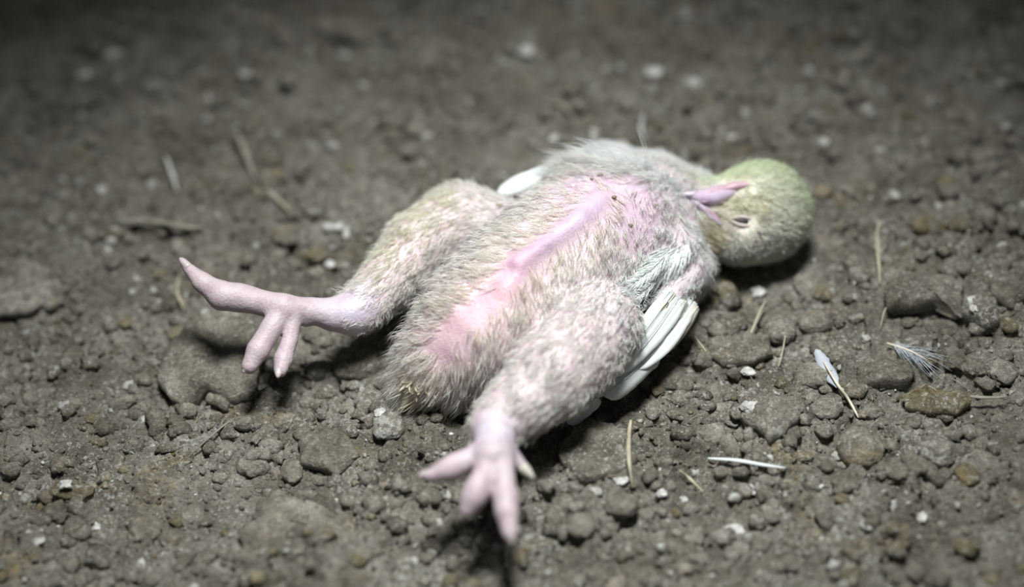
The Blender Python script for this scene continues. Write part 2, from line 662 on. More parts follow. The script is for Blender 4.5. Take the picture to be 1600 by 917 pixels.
def surf(u, v):
    """skin point seen at pixel u, v"""
    d = nrm(ray(u, v))
    t = 0.5
    for _ in range(400):
        q = CL + d * t
        if np.all(q > lo) and np.all(q < hi - 2 * h_):
            f = float(sdf(q[None])[0])
            if f < 0.00008:
                return q
            t += max(f * 0.6, 0.0002)
        else:
            t += 0.0015
        if t > 1.2:
            break
    q = gp(u, v)
    q[2] += 0.01
    return q


def grad(Q):
    e = 0.0012
    g = np.stack([sdf(Q + np.eye(3)[a] * e) - sdf(Q - np.eye(3)[a] * e) for a in range(3)], -1)
    return nrm(g)


# breast keel: a smooth ridge with hollow flanks, a notch at its end, soft belly bump
keel = [surf(u, v) for u, v in K0]
kn = [grad(q[None])[0] for q in keel]
for (q0, n0), (q1, n1), r0, r1 in zip(list(zip(keel, kn))[:-1], list(zip(keel, kn))[1:], (3.0, 4.2, 5.2), (4.2, 5.2, 5.6)):
    carve(q0 - n0 * r0 * mm * 0.55, q1 - n1 * r1 * mm * 0.45, r0 * mm, r1 * mm, 4 * mm)
q = surf(795, 424)
carve(q + grad(q[None])[0] * 3.0 * mm, q + grad(q[None])[0] * 3.0 * mm + 1e-4, 3.6 * mm, 3.6 * mm, 2.5 * mm, True)
q = surf(795, 446)
carve(q - grad(q[None])[0] * 4 * mm, q - grad(q[None])[0] * 4 * mm + 1e-4, 5.2 * mm, 5.2 * mm, 4 * mm)
for us in ([(905, 395), (860, 430), (835, 462)], [(880, 330), (835, 362), (790, 395)]):
    ps = [surf(*w) for w in us]
    ns = [grad(w[None])[0] for w in ps]
    for i in range(2):
        carve(ps[i] + ns[i] * 8.5 * mm, ps[i + 1] + ns[i + 1] * 8.5 * mm, 9.2 * mm, 9.2 * mm, 5 * mm, True)
# eye socket
EYE = surf(1163, 345)
EN = grad(EYE[None])[0]
carve(EYE + EN * 4.2 * mm, EYE + EN * 4.2 * mm + 1e-4, 5.2 * mm, 5.2 * mm, 3 * mm, True)
# toe pads and joints swell
for (u, v, z, r) in ((372, 465, .036, 5.3), (745, 768, .0355, 4.5), (790, 778, .0355, 4.3), (712, 728, .0365, 4.2)):
    carve(at(u, v, z), at(u, v, z) + 1e-4, r * mm, r * mm, 2 * mm)


def surface_nets(f):
    nxx, nyy, nzz = f.shape
    s_ = f < 0
    c = [s_[i:nxx - 1 + i, j:nyy - 1 + j, k:nzz - 1 + k] for i in (0, 1) for j in (0, 1) for k in (0, 1)]
    n_in = sum(q.astype(np.int8) for q in c)
    act = (n_in > 0) & (n_in < 8)
    I = np.argwhere(act)
    vid = np.full(act.shape, -1, np.int64)
    vid[act] = np.arange(len(I))
    acc = np.zeros((len(I), 3))
    cnt = np.zeros(len(I))
    cor = [(i, j, k) for i in (0, 1) for j in (0, 1) for k in (0, 1)]
    val = {o: f[I[:, 0] + o[0], I[:, 1] + o[1], I[:, 2] + o[2]].astype(float) for o in cor}
    for o in cor:
        for a in range(3):
            if o[a] == 0:
                o2 = tuple(1 if q == a else o[q] for q in range(3))
                v0, v1 = val[o], val[o2]
                x = (v0 < 0) != (v1 < 0)
                t = np.where(x, v0 / np.where(x, v0 - v1, 1), 0)
                pt = np.tile(np.array(o, float), (len(I), 1))
                pt[:, a] = t
                acc[x] += pt[x]
                cnt[x] += 1
    V = lo + (I + acc / cnt[:, None]) * h_
    quads = []
    for a in range(3):
        b, c2_ = (a + 1) % 3, (a + 2) % 3
        n0 = [slice(1, -1)] * 3
        s0 = [slice(1, -1)] * 3
        s1 = [slice(1, -1)] * 3
        s1[a] = slice(2, None)
        A = s_[tuple(s0)]
        B = s_[tuple(s1)]
        E = np.argwhere(A != B) + 1
        flip = s_[E[:, 0], E[:, 1], E[:, 2]]

        def cell(db, dc):
            q = E.copy()
            q[:, b] -= db
            q[:, c2_] -= dc
            ok = np.all((q >= 0) & (q < np.array(vid.shape)), 1)
            r = np.full(len(q), -1)
            r[ok] = vid[q[ok, 0], q[ok, 1], q[ok, 2]]
            return r
        Q = np.stack([cell(1, 1), cell(0, 1), cell(0, 0), cell(1, 0)], 1)
        Q[~flip] = Q[~flip][:, ::-1]
        quads.append(Q[np.all(Q >= 0, 1)])
    return V, np.vstack(quads)


BV, BF = surface_nets(FLD)
for _ in range(2):
    acc = np.zeros_like(BV)
    cnt = np.zeros(len(BV))
    for a in range(4):
        b = (a + 1) % 4
        np.add.at(acc, BF[:, a], BV[BF[:, b]])
        np.add.at(acc, BF[:, b], BV[BF[:, a]])
        np.add.at(cnt, BF[:, a], 1)
        np.add.at(cnt, BF[:, b], 1)
    BV = BV * 0.5 + 0.5 * acc / np.maximum(cnt, 1)[:, None]
# settle on the ground
BN = grad(BV)
REG = sorted(set(p_[5] for p_ in PR))


def regions(Q):
    """weights of each body region and the lie of the down at points Q"""
    Wt = {r: np.full(len(Q), 1e-9) for r in REG}
    fl = np.zeros((len(Q), 3))
    tw = np.zeros(len(Q))
    for a, b, ra, rb, k, reg in PR:
        d = segdist(Q, a, b, ra, rb)
        w = np.exp(-np.clip(d + 0.004, 0, 1) / 0.0022)
        Wt[reg] += w
        if np.linalg.norm(b - a) > 0.001:
            fl += w[:, None] * nrm(b - a)
            tw += w
    tot = sum(Wt.values())
    return {r: Wt[r] / tot for r in REG}, nrm(fl / (tw[:, None] + 1e-9) + 1e-6)


def near_line(Q, pts):
    best = np.full(len(Q), 9.0)
    arg = np.zeros((len(Q), 3))
    for a, b in zip(pts[:-1], pts[1:]):
        ba = b - a
        t = np.clip(((Q - a) @ ba) / (ba @ ba), 0, 1)
        c = a + t[:, None] * ba
        d = np.linalg.norm(Q - c, axis=1)
        m = d < best
        best[m] = d[m]
        arg[m] = c[m]
    return best, arg


def sl(*uv):
    return [surf(u, v) for u, v in uv]


L_KEEL = sl((935, 314), (900, 341), (850, 378), (806, 412))
L_PINK = sl((806, 412), (790, 445), (765, 470), (725, 502), (690, 540))
L_RIDGE = L_KEEL + L_PINK[1:]
L_BREAST = sl((900, 290), (950, 280), (1010, 315), (1000, 345))
L_BELLY = sl((700, 545), (760, 545), (800, 540))
L_CROWN = [vp(1150, 275, HEAD), vp(1200, 272, HEAD), vp(1235, 300, HEAD)]
L_BROW = sl((1125, 320), (1150, 325), (1175, 320))
L_THROAT = sl((1105, 352), (1108, 385))
L_FTHIGH = sl((640, 360), (690, 315), (600, 400))
L_HAND = sl((1080, 480), (1030, 530), (985, 575))
L_FLUFF = sl((880, 262), (930, 250), (990, 258), (1060, 285))
L_PATCH = sl((1060, 385), (1015, 430), (975, 470))
L_ARM = sl((1090, 420), (1062, 448), (1035, 478))
HOCKS = [surf(552, 486), surf(768, 668), surf(590, 465)]


def g(d, s):
    return np.exp(-(d / s) ** 2)


def lerp(C, c, w):
    return C * (1 - w[:, None]) + np.asarray(c) * w[:, None]


def skin_colour(Q, Wt):
    C = np.tile(np.array([0.80, 0.68, 0.70]), (len(Q), 1))
    C = lerp(C, (0.78, 0.77, 0.62), Wt['head'] * 0.9)
    C = lerp(C, (0.61, 0.51, 0.54), np.clip(Wt['shank'] + Wt['toe'], 0, 1))
    C = lerp(C, (0.74, 0.65, 0.68), Wt['wing'] * 0.8)
    C = lerp(C, (0.72, 0.54, 0.68), g(near_line(Q, L_BREAST)[0], .016) * 0.85)
    C = lerp(C, (0.80, 0.50, 0.57), g(near_line(Q, L_PINK)[0], .0075) * 0.9)
    C = lerp(C, (0.84, 0.64, 0.69), g(near_line(Q, L_BELLY)[0], .012) * 0.6)
    C = lerp(C, (0.70, 0.48, 0.60), g(near_line(Q, L_KEEL)[0], .0065) * 0.9)
    C = lerp(C, (0.66, 0.57, 0.74), g(near_line(Q, L_KEEL[:3])[0], .0040) * 0.6)
    for q in HOCKS[:2]:
        C = lerp(C, (0.76, 0.73, 0.86), g(np.linalg.norm(Q - q, axis=1), .010) * 0.8)
    C = lerp(C, (0.66, 0.56, 0.30), g(near_line(Q, L_THROAT)[0], .004) * 0.8)
    return C


WT, FLOW = regions(BV)
SK = skin_colour(BV, WT)
me = raw_mesh('chick', BV, BF)
colour(me, SK)
bird = link('chick', me, M_SKIN)
tag(bird, 'dead pale downy chick lying belly up on the litter with legs splayed', 'bird')

# down: tufts of fine filaments as real geometry
tri = np.vstack([BF[:, [0, 1, 2]], BF[:, [0, 2, 3]]])
A, B, C_ = BV[tri[:, 0]], BV[tri[:, 1]], BV[tri[:, 2]]
area = 0.5 * np.linalg.norm(np.cross(B - A, C_ - A), axis=1)
cen = (A + B + C_) / 3


def down_density(Q, Wt):
    D = np.ones(len(Q))
    dk, _ = near_line(Q, L_KEEL)
    dp, _ = near_line(Q, L_PINK)
    D *= np.clip((dk - 0.0026) / 0.006, 0, 1)
    D *= np.clip((dp - 0.0016) / 0.006, 0.0, 1)
    D *= 1 - 0.72 * g(near_line(Q, L_BREAST)[0], .013)
    D *= 1 - 0.45 * g(near_line(Q, L_BELLY)[0], .012)
    D *= 1 - np.clip((Wt['shank'] + Wt['toe']) * 1.6, 0, 1)
    D *= 1 + 0.6 * Wt['head']
    D *= 1 - 0.75 * g(near_line(Q, L_ARM)[0], .006)
    D *= 1 - 0.85 * g(near_line(Q, L_HAND)[0], .008)
    D *= 1 - 0.42 * (Wt['leg'] + Wt['torso'])
    D *= 1 - 0.5 * g(near_line(Q, L_PATCH)[0], .009)
    D *= np.clip((np.linalg.norm(Q - EYE, axis=1) - 0.0035) / 0.003, 0, 1)
    D *= np.clip((near_line(Q, BEAKL)[0] - 0.0022) / 0.0015, 0, 1)
    for q in HOCKS[:2]:
        D *= 1 - 0.9 * g(np.linalg.norm(Q - q, axis=1), .009)
    D *= (Q[:, 2] > 0.0015)
    return np.clip(D, 0, 3)


# where the beak sits
b0 = vp(1128, 305, HEAD, .012)
BEAKL = [vp(1164, 291, HEAD, .013), vp(1130, 300, HEAD, .013), vp(1098, 308, HEAD, .010), vp(1068, 306, HEAD, .008)]

Wc, _ = regions(cen)
dens = down_density(cen, Wc)
NT = 23000
pick = rng.choice(len(tri), NT, p=(area * dens) / (area * dens).sum())
r1, r2 = rng.random(NT), rng.random(NT)
sw = r1 + r2 > 1
r1[sw], r2[sw] = 1 - r1[sw], 1 - r2[sw]
TP = A[pick] + r1[:, None] * (B - A)[pick] + r2[:, None] * (C_ - A)[pick]
TN = grad(TP)
TW, TF = regions(TP)
dr, ar = near_line(TP, L_RIDGE)
# down lies tailwards / outwards, away from the bare ridge
side = nrm(TP - ar)
tors = np.clip(TW['torso'] + TW['tail'], 0, 1)
fl = TF + side * (tors * np.clip(1.25 - dr / 0.05, 0.2, 1.25))[:, None]
headback = nrm(TP - vp(1120, 312, HEAD, .008))
fl = lerp(fl, (0, 0, 0), TW['head'] * 0.8) + headback * TW['head'][:, None]
fl = fl - TN * np.sum(fl * TN, 1, keepdims=True)
pw = g(near_line(TP, L_PATCH)[0], .009)[:, None]
fl = nrm(fl) * (1 - pw) + nrm(L_PATCH[-1] - L_PATCH[0]) * pw
fl = fl - TN * np.sum(fl * TN, 1, keepdims=True)
fl = nrm(fl)
lift = 0.27 * (1 - TW['head']) + 0.25 * TW['head']
LEN = 0.0058 * tors + 0.0036 * TW['leg'] + 0.0022 * TW['head'] + 0.0034 * TW['neck'] + 0.0026 * TW['wing'] + 0.0045 * TW['tail'] + 0.0016
far_w = near_line(TP, sl((905, 260), (960, 262), (1000, 270)))[0]
LEN *= 1 + 1.9 * g(far_w, .012)
LEN = LEN + 0.001 * g(near_line(TP, L_PATCH)[0], .008)
tailp = near_line(TP, sl((640, 590), (690, 618)))[0]
LEN *= 1 + 0.35 * g(tailp, .010)
LEN *= 1 - 0.40 * g(near_line(TP, L_BREAST)[0], .014)
LEN *= rng.uniform(0.6, 1.4, NT)


def down_colour(Q, Wt):
    C = np.tile(np.array([0.97, 0.95, 0.92]), (len(Q), 1))
    C = lerp(C, (0.97, 0.97, 0.93), Wt['head'] * 0.9)
    C = lerp(C, (0.86, 0.94, 0.70), g(near_line(Q, L_CROWN)[0], .018) * 0.85)
    C = lerp(C, (0.90, 0.88, 0.66), g(near_line(Q, L_BROW)[0], .006) * 0.6)
    C = lerp(C, (0.88, 0.82, 0.56), g(near_line(Q, L_THROAT)[0], .005) * 0.7)
    C = lerp(C, (0.95, 0.97, 0.97), Wt['wing'] * 0.8)
    C = lerp(C, (0.96, 0.95, 0.93), Wt['leg'] * 0.5)
    C = lerp(C, (0.92, 0.92, 0.72), g(near_line(Q, L_FTHIGH)[0], .011) * 0.6)
    C = lerp(C, (0.94, 0.87, 0.76), g(near_line(Q, L_RIDGE)[0], .012) * 0.55)
    C = lerp(C, (0.95, 0.98, 0.97), g(near_line(Q, L_FLUFF)[0], .014))
    C = lerp(C, (0.97, 0.98, 0.97), np.clip(1.3 * g(near_line(Q, L_PATCH)[0], .010), 0, 1))
    C = lerp(C, (0.88, 0.82, 0.66), g(near_line(Q, sl((650, 600), (665, 622)))[0], .004) * 0.7)
    return C


TC = down_colour(TP, TW) * rng.uniform(0.90, 1.06, (NT, 1)) * (1 + 0.02 * rng.standard_normal((NT, 3)))
PER = 4
tdir = nrm(fl + TN * lift[:, None] + 0.22 * rng.standard_normal((NT, 3)))
tip = TP + tdir * LEN[:, None] - TN * (LEN * 0.10)[:, None]
HV, HF, HC = [], [], []
rep = np.repeat(np.arange(NT), PER)
nh = len(rep)
a1 = nrm(np.cross(TN[rep], fl[rep]))
spread = 0.0012
root = TP[rep] + a1 * rng.normal(0, spread, (nh, 1)) + fl[rep] * rng.normal(0, spread, (nh, 1)) - TN[rep] * 0.0004
tp = tip[rep] + rng.normal(0, 0.00055, (nh, 3)) + (root - TP[rep]) * 0.25
ln = np.linalg.norm(tp - root, axis=1, keepdims=True)
mid = root * 0.5 + tp * 0.5 + TN[rep] * ln * rng.uniform(0.05, 0.18, (nh, 1))
rad = rng.uniform(0.00006, 0.00013, (nh, 1)) * (1 + .8 * pw[rep])
dirv = nrm(tp - root)
e1 = nrm(np.cross(dirv, rng.standard_normal((nh, 3))))
e2 = np.cross(dirv, e1)
rings = []
for ctr, rr in ((root, rad), (mid, rad * 0.85)):
    for q in range(3):
        th = q * 2 * math.pi / 3
        rings.append(ctr + rr * (math.cos(th) * e1 + math.sin(th) * e2))
Vh = np.stack(rings + [tp], 1).reshape(-1, 3)
base = (np.arange(nh) * 7)[:, None]
ft = []
for q in range(3):
    q2 = (q + 1) % 3
    ft += [[q, q2, 3 + q2], [q, 3 + q2, 3 + q], [3 + q, 3 + q2, 6]]
Fh = (base[:, :, None] + np.array(ft)[None]).reshape(-1, 3)
me = raw_mesh('down', Vh, Fh)
colour(me, np.repeat(np.clip(TC, 0, 0.98)[rep], 7, axis=0))
tag(link('down', me, M_DOWN, bird), 'soft off white down covering the body', kind='stuff')


# feathers
def feather(name, pts, width, mat, parent, normal=None, n=16, quill=0.0006, rachis=True, curl=0.12, base_w=0.25, notch=0.025):
    P = catmull(pts, n)
    nn_ = nrm(normal if normal is not None else -VIEW + np.array([0, 0, .4]))
    V, F = [], []
    xs = np.array([-1, -0.55, 0, 0.55, 1.0])
    th = 0.00018
    for i in range(n):
        t = i / (n - 1)
        w = width * min(1, base_w + t * 3.2) * math.sqrt(max(1 - max(0, (t - 0.62) / 0.38) ** 2.4, 0.004)) / 2
        tg = nrm(P[min(i + 1, n - 1)] - P[max(i - 1, 0)])
        s = nrm(np.cross(tg, nn_))
        nl = np.cross(s, tg)
        jit = 1 + notch * rng.standard_normal()
        for lay in (1, -1):
            for x in xs:
                V.append(P[i] + s * x * w * (jit if abs(x) == 1 else 1) + nl * (-curl * w * x * x * 1.6 + lay * th * (1.6 if x == 0 else 0.7)))
    for i in range(n - 1):
        a, b = i * 10, (i + 1) * 10
        for q in range(4):
            F.append((a + q, a + q + 1, b + q + 1, b + q))
            F.append((a + 5 + q + 1, a + 5 + q, b + 5 + q, b + 5 + q + 1))
        F.append((a, b, b + 5, a + 5))
        F.append((a + 4, a + 9, b + 9, b + 4))
    F.append((0, 5, 6, 7, 8, 9, 4, 3, 2, 1))
    e = (n - 1) * 10
    F.append((e, e + 1, e + 2, e + 3, e + 4, e + 9, e + 8, e + 7, e + 6, e + 5))
    o = link(name, raw_mesh(name, V, F), mat, parent)
    if rachis:
        nl = nn_
        v, f = loft([q + nl * 0.00025 for q in P[:-1]], np.linspace(quill, quill * 0.25, n - 1), 6)
        link('feather_shaft', raw_mesh('feather_shaft', v, f), mat, o)
    return o


# near wing flight feathers: bases along the folded hand, tips under the thigh
wing_n = nrm(-VIEW + np.array([0.25, -0.2, 0.1]))
for i in range(11):
    t = i / 10
    j1, j2, j3 = rng.uniform(-5, 5, 3)
    b = (1090 - 44 * t, 476 - 22 * t + j1)
    e = (1010 - 95 * t ** 0.9 + j2, 568 + 56 * t * (1 - 0.5 * t) + j3)
    z0, z1 = .017 + .010 * t, .014 + .009 * t
    mid_ = ((b[0] * .5 + e[0] * .5) + 3 + j3 * .5, (b[1] * .5 + e[1] * .5) + 8 - 3 * t)
    feather('wing_feather', [at(*b, z0), at(*mid_, (z0 + z1) / 2 + .001), at(*e, z1)], rng.uniform(.0042, .0066), M_WHITEF if i % 4 else M_CREAMF, bird, nrm(wing_n + rng.normal(0, .15, 3)), quill=.00028, base_w=.5, notch=.025)
feather('wing_feather', [at(1028, 545, .016), at(985, 585, .015), at(944, 619, .013)], 0.0105, M_WHITEF, bird, wing_n, base_w=.6)
feather('wing_feather', [at(1020, 540, .018), at(975, 575, .017), at(925, 618, .015)], 0.0085, M_WHITEF, bird, wing_n, base_w=.6)
feather('wing_feather', [at(935, 620, .010), at(910, 640, .008), at(887, 662, .005)], 0.0070, M_WHITEF, bird, wing_n, base_w=.6)
feather('wing_feather', [at(1042, 470, .026), at(1018, 500, .025), at(990, 532, .022)], 0.0045, M_CREAMF, bird, wing_n, base_w=.6)
feather('wing_feather', [at(1060, 462, .022), at(1030, 505, .020), at(985, 550, .017)], 0.0060, M_WHITEF, bird, wing_n, base_w=.5)
# white patch of short overlapping feathers over the upper arm
for i, (b, e, w) in enumerate((((1052, 408), (985, 492), .0060), ((1038, 402), (968, 482), .0065), ((1024, 400), (955, 468), .0065), ((1062, 392), (1002, 480), .0060), ((1048, 388), (980, 470), .0065), ((1034, 390), (964, 455), .0060), ((1072, 386), (1020, 462), .0055), ((1058, 380), (998, 452), .0060), ((1044, 382), (978, 446), .0055), ((1076, 378), (1036, 440), .0045))):
    p0, p1 = surf(*b), surf(*e)
    pm = surf((b[0] + e[0]) / 2, (b[1] + e[1]) / 2)
    n0 = grad(np.array([pm]))[0]
    fn = nrm(n0 + np.array([0, 0, .4]) + rng.normal(0, .10, 3))
    P = catmull([p0 + n0 * .0014, pm + n0 * (.0026 + .0002 * i), p1 + n0 * .0024], 24)
    VV, FF, kk = [], [], 0
    for q in range(110):
        x = rng.uniform(.02, .86)
        ii = int(x * 22)
        tg = nrm(P[ii + 1] - P[ii])
        sd_ = nrm(np.cross(tg, fn)) * rng.choice([-1, 1])
        q0 = P[ii] + (P[ii + 1] - P[ii]) * (x * 22 - ii)
        ln_ = 1.15 * w * rng.uniform(.7, 1.15) * (1.25 - .6 * x)
        a0 = rng.uniform(.15, .75)
        q1 = q0 + ln_ * .5 * (tg * .9 + sd_ * a0) + fn * rng.normal(.0002, .0003)
        q2 = q0 + ln_ * (tg * 1.05 + sd_ * a0 * .8) - fn * rng.uniform(0, .0010)
        vv, ff = loft([q0, q1, q2], [.00016, .00019, .00005], 4, 5, .5, fn)
        VV.append(vv)
        FF += [tuple(y + kk for y in z) for z in ff]
        kk += len(vv)
    cf = link('covert_feather', raw_mesh('covert_feather', np.vstack(VV), FF), M_PLUME, bird)
    v, f = loft(P[:-2], np.linspace(.00022, .00008, 22), 5)
    link('feather_shaft', raw_mesh('feather_shaft', v, f), M_WHITEF, cf)
# far wing, feathers reach back towards the far thigh
fw_n = nrm(-VIEW + np.array([0, .25, .3]))
for i, (b, e, w) in enumerate((((905, 262), (776, 303), .0080), ((920, 258), (795, 296), .0085), ((935, 255), (815, 288), .0080), ((925, 268), (805, 304), .0075), ((950, 255), (845, 272), .0080))):
    feather('wing_feather', [at(b[0], b[1] - 2, .040), at((b[0] + e[0]) / 2, (b[1] + e[1]) / 2 - 8, .040), at(e[0], e[1] - 2, .034)], w, M_WHITEF, bird, fw_n, quill=.0004, base_w=.5)

# head: beak, snood, eye, eyelids, ear
def part(name, path, radii, mat, parent, seg=14, n=14, flat=1.0, up=None):
    v, f = loft(path, radii, seg, n, flat, up)
    return link(name, raw_mesh(name, v, f), mat, parent)


def bp(u, v, off):
    """point off metres above the skin seen at pixel u, v, at least as near as the face"""
    return vp(u, v, HEAD, max(.010, depth(HEAD) - depth(surf(u, v)) + off))


up_b = nrm(np.array([0, .3, 1.0]))
ub = part('upper_beak', [bp(1158, 293, -.0020), bp(1140, 298, -.0006), bp(1119, 305, .0004), bp(1099, 308, .0012), bp(1083, 306, .0014), bp(1069, 303, .0006)], [.0014, .0034, .0045, .0036, .0022, .0008], M_BEAK, bird, up=up_b, flat=.85, n=20)
part('beak_tip', [bp(1090, 304, .0030), bp(1080, 303.5, .0030), bp(1068, 303, .0016)], [.0005, .0010, .0006], M_BEAKTIP, ub)
part('nostril', [bp(1107, 314, .0036), bp(1101, 316, .0036), bp(1095, 315, .0032)], [.0003, .0007, .0003], M_NOSE, ub, n=8)
part('snood', [bp(1170, 288, .0002), bp(1152, 289, .0016), bp(1134, 294, .0030), bp(1114, 299, .0042), bp(1096, 302, .0040)], [.0008, .0018, .0017, .0013, .0005], M_BEAKP, bird, flat=.8)
part('lower_beak', [bp(1127, 352, .0000), bp(1116, 340, .0004), bp(1104, 329, .0006), bp(1090, 319, .0008), bp(1080, 312, .0004)], [.0010, .0017, .0018, .0015, .0007], M_BEAK, bird, flat=.8)
part('mouth_line', [bp(1124, 345, .0012), bp(1112, 333, .0018), bp(1098, 322, .0018), bp(1086, 315, .0014)], [.0003, .0006, .0006, .0003], M_BEAKP, bird)

EYE = surf(1163, 346)
EN = grad(EYE[None])[0]
eu = nrm(vp(1172, 347.5, EYE) - vp(1154, 344.5, EYE))
ev = nrm(np.cross(EN, eu))
V, Fi = ICO[3]
ev_ = EYE - EN * .0006 + V[:, :1] * eu * .0050 + V[:, 1:2] * ev * .0015 + V[:, 2:] * EN * .0014
link('eye', raw_mesh('eye', ev_, Fi), M_EYE, bird)
for sgn in (1, -1):
    path = [EYE + eu * x * .0060 + ev * sgn * (.0016 * (1 - x * x) + .0001) + EN * (.0007 - .0006 * x * x) for x in np.linspace(-1, 1, 7)]
    part('eyelid', path, [.0003, .0006, .0007, .0008, .0007, .0006, .0003], M_LID, bird, n=20)
ER = surf(1187, 365)
ern = grad(ER[None])[0]
V, Fi = ICO[2]
for (u, v, a, b) in ((1187, 364, .0012, .0006), (1179, 376, .0008, .0004)):
    q = surf(u, v)
    n_ = grad(q[None])[0]
    a1_ = nrm(np.cross(n_, (0.3, 1, .2)))
    b1_ = np.cross(n_, a1_)
    link('ear_opening', raw_mesh('ear_opening', q + n_ * .0004 + V[:, :1] * a1_ * a + V[:, 1:2] * b1_ * b + V[:, 2:] * n_ * .0006, Fi), M_EAR, bird)

# claws
for tipp, prev in (((293, 418, .043), (316, 441, .040)), ((390, 570, .024), (405, 545, .027)), ((437, 578, .022), (440, 560, .023)),
                   ((672, 742, .035), (698, 735, .036)), ((730, 794, .032), (737, 780, .034)), ((797, 832, .031), (792, 800, .034))):
    a_, b_ = at(*tipp), at(*prev)
    d = nrm(a_ - b_)
    part('claw', [a_ - d * .001 + np.array([0, 0, .0006]), a_ + d * .0025 + np.array([0, 0, .001]), a_ + d * .0042 + np.array([0, 0, .0010])], [.0019, .0014, .0006], M_CLAW, bird, n=8)
a_, b_ = at(815, 728, .031), at(795, 708, .034)
part('claw', [a_, a_ + nrm(a_ - b_) * .003, a_ + nrm(a_ - b_) * .006], [.0021, .0017, .0006], M_CREAMF, bird, n=8)
# crusted dirt stuck to the skin
for (u, v, r) in ((779, 323, .0016), (958, 309, .0011), (984, 352, .0010), (790, 343, .0008), (884, 250, .0004), (1023, 322, .0012), (925, 281, .0010), (938, 275, .0013)):
    q = surf(u, v)
    V, Fi = ICO[2]
    dv = V * (1 + 0.35 * vnoise(V * 2.1 + u, 5))[:, None]
    link('dirt_scab', raw_mesh('dirt_scab', q + grad(q[None])[0] * r * 0.6 + dv * r * np.array([.9, .6, .45]), Fi), M_SCAB, bird)
# crusted vent feathers by the tail
for i in range(22):
    u, v = rng.uniform(632, 682), 0
    v = 596 + (u - 632) * 0.55 + rng.uniform(-6, 10)
    q = surf(u, v - 6)
    n_ = grad(q[None])[0]
    d = nrm(np.array([rng.uniform(-.9, .2), -.6, rng.uniform(-.5, .3)]))
    L = rng.uniform(.002, .005)
    part('crusted_tuft', [q, q + n_ * .001 + d * L * .5, q + d * L + n_ * .0005], [.0003, .0005, .0002], M_TUFT, bird, seg=6, n=6)


# ------------------------------------------------------------------ clods
def lump(u0, u1, v0, v1, name, label, mat=M_CLOD, hgt=0.60, sink=0.38, rough=0.34, level=4, group=None, cat='clod', seed=None, tilt=0.0):
    """rounded clod filling the pixel box"""
    sd = seed if seed is not None else int(u0 * 7 + v0 * 13) % 9973
    g0 = gp((u0 + u1) / 2, (v0 + v1) / 2 + (v1 - v0) * 0.15)
    k = depth(g0) / FPX
    rx = (u1 - u0) / 2 * k
    vh = (v1 - v0) * k
    # seen extent  ~ 2*ry*sin(pitch) + rz*cos(pitch)
    rz = hgt * min(rx, vh * 0.75)
    ry = max((vh - rz * 0.74 * (1 - sink * .5)) / (2 * 0.67), rx * 0.45)
    V, Fi = ICO[level]
    Q = V * (1 + rough * fbm(V * 1.3 + sd, 3, sd % 50) + rough * 0.55 * fbm(V * 4.0 + sd, 3, sd % 37, .65) + 0.05 * fbm(V * 13.0 + sd, 2, sd % 31))[:, None]
    # blunt the sphere into a broken lump
    Q = np.sign(Q) * np.abs(Q) ** 0.94
    Q = Q * np.array([rx, ry, rz])
    me = raw_mesh(name, Q, Fi)
    c = gp((u0 + u1) / 2, (v0 + v1) / 2 + rz * 0.2 / k)
    z = gh(c[0], c[1])
    o = link(name, me, mat, None, (c[0], c[1], z + rz * (1 - 2 * sink)))
    o.rotation_euler = (0, tilt, 0)
    tag(o, label, cat, group)
    return o


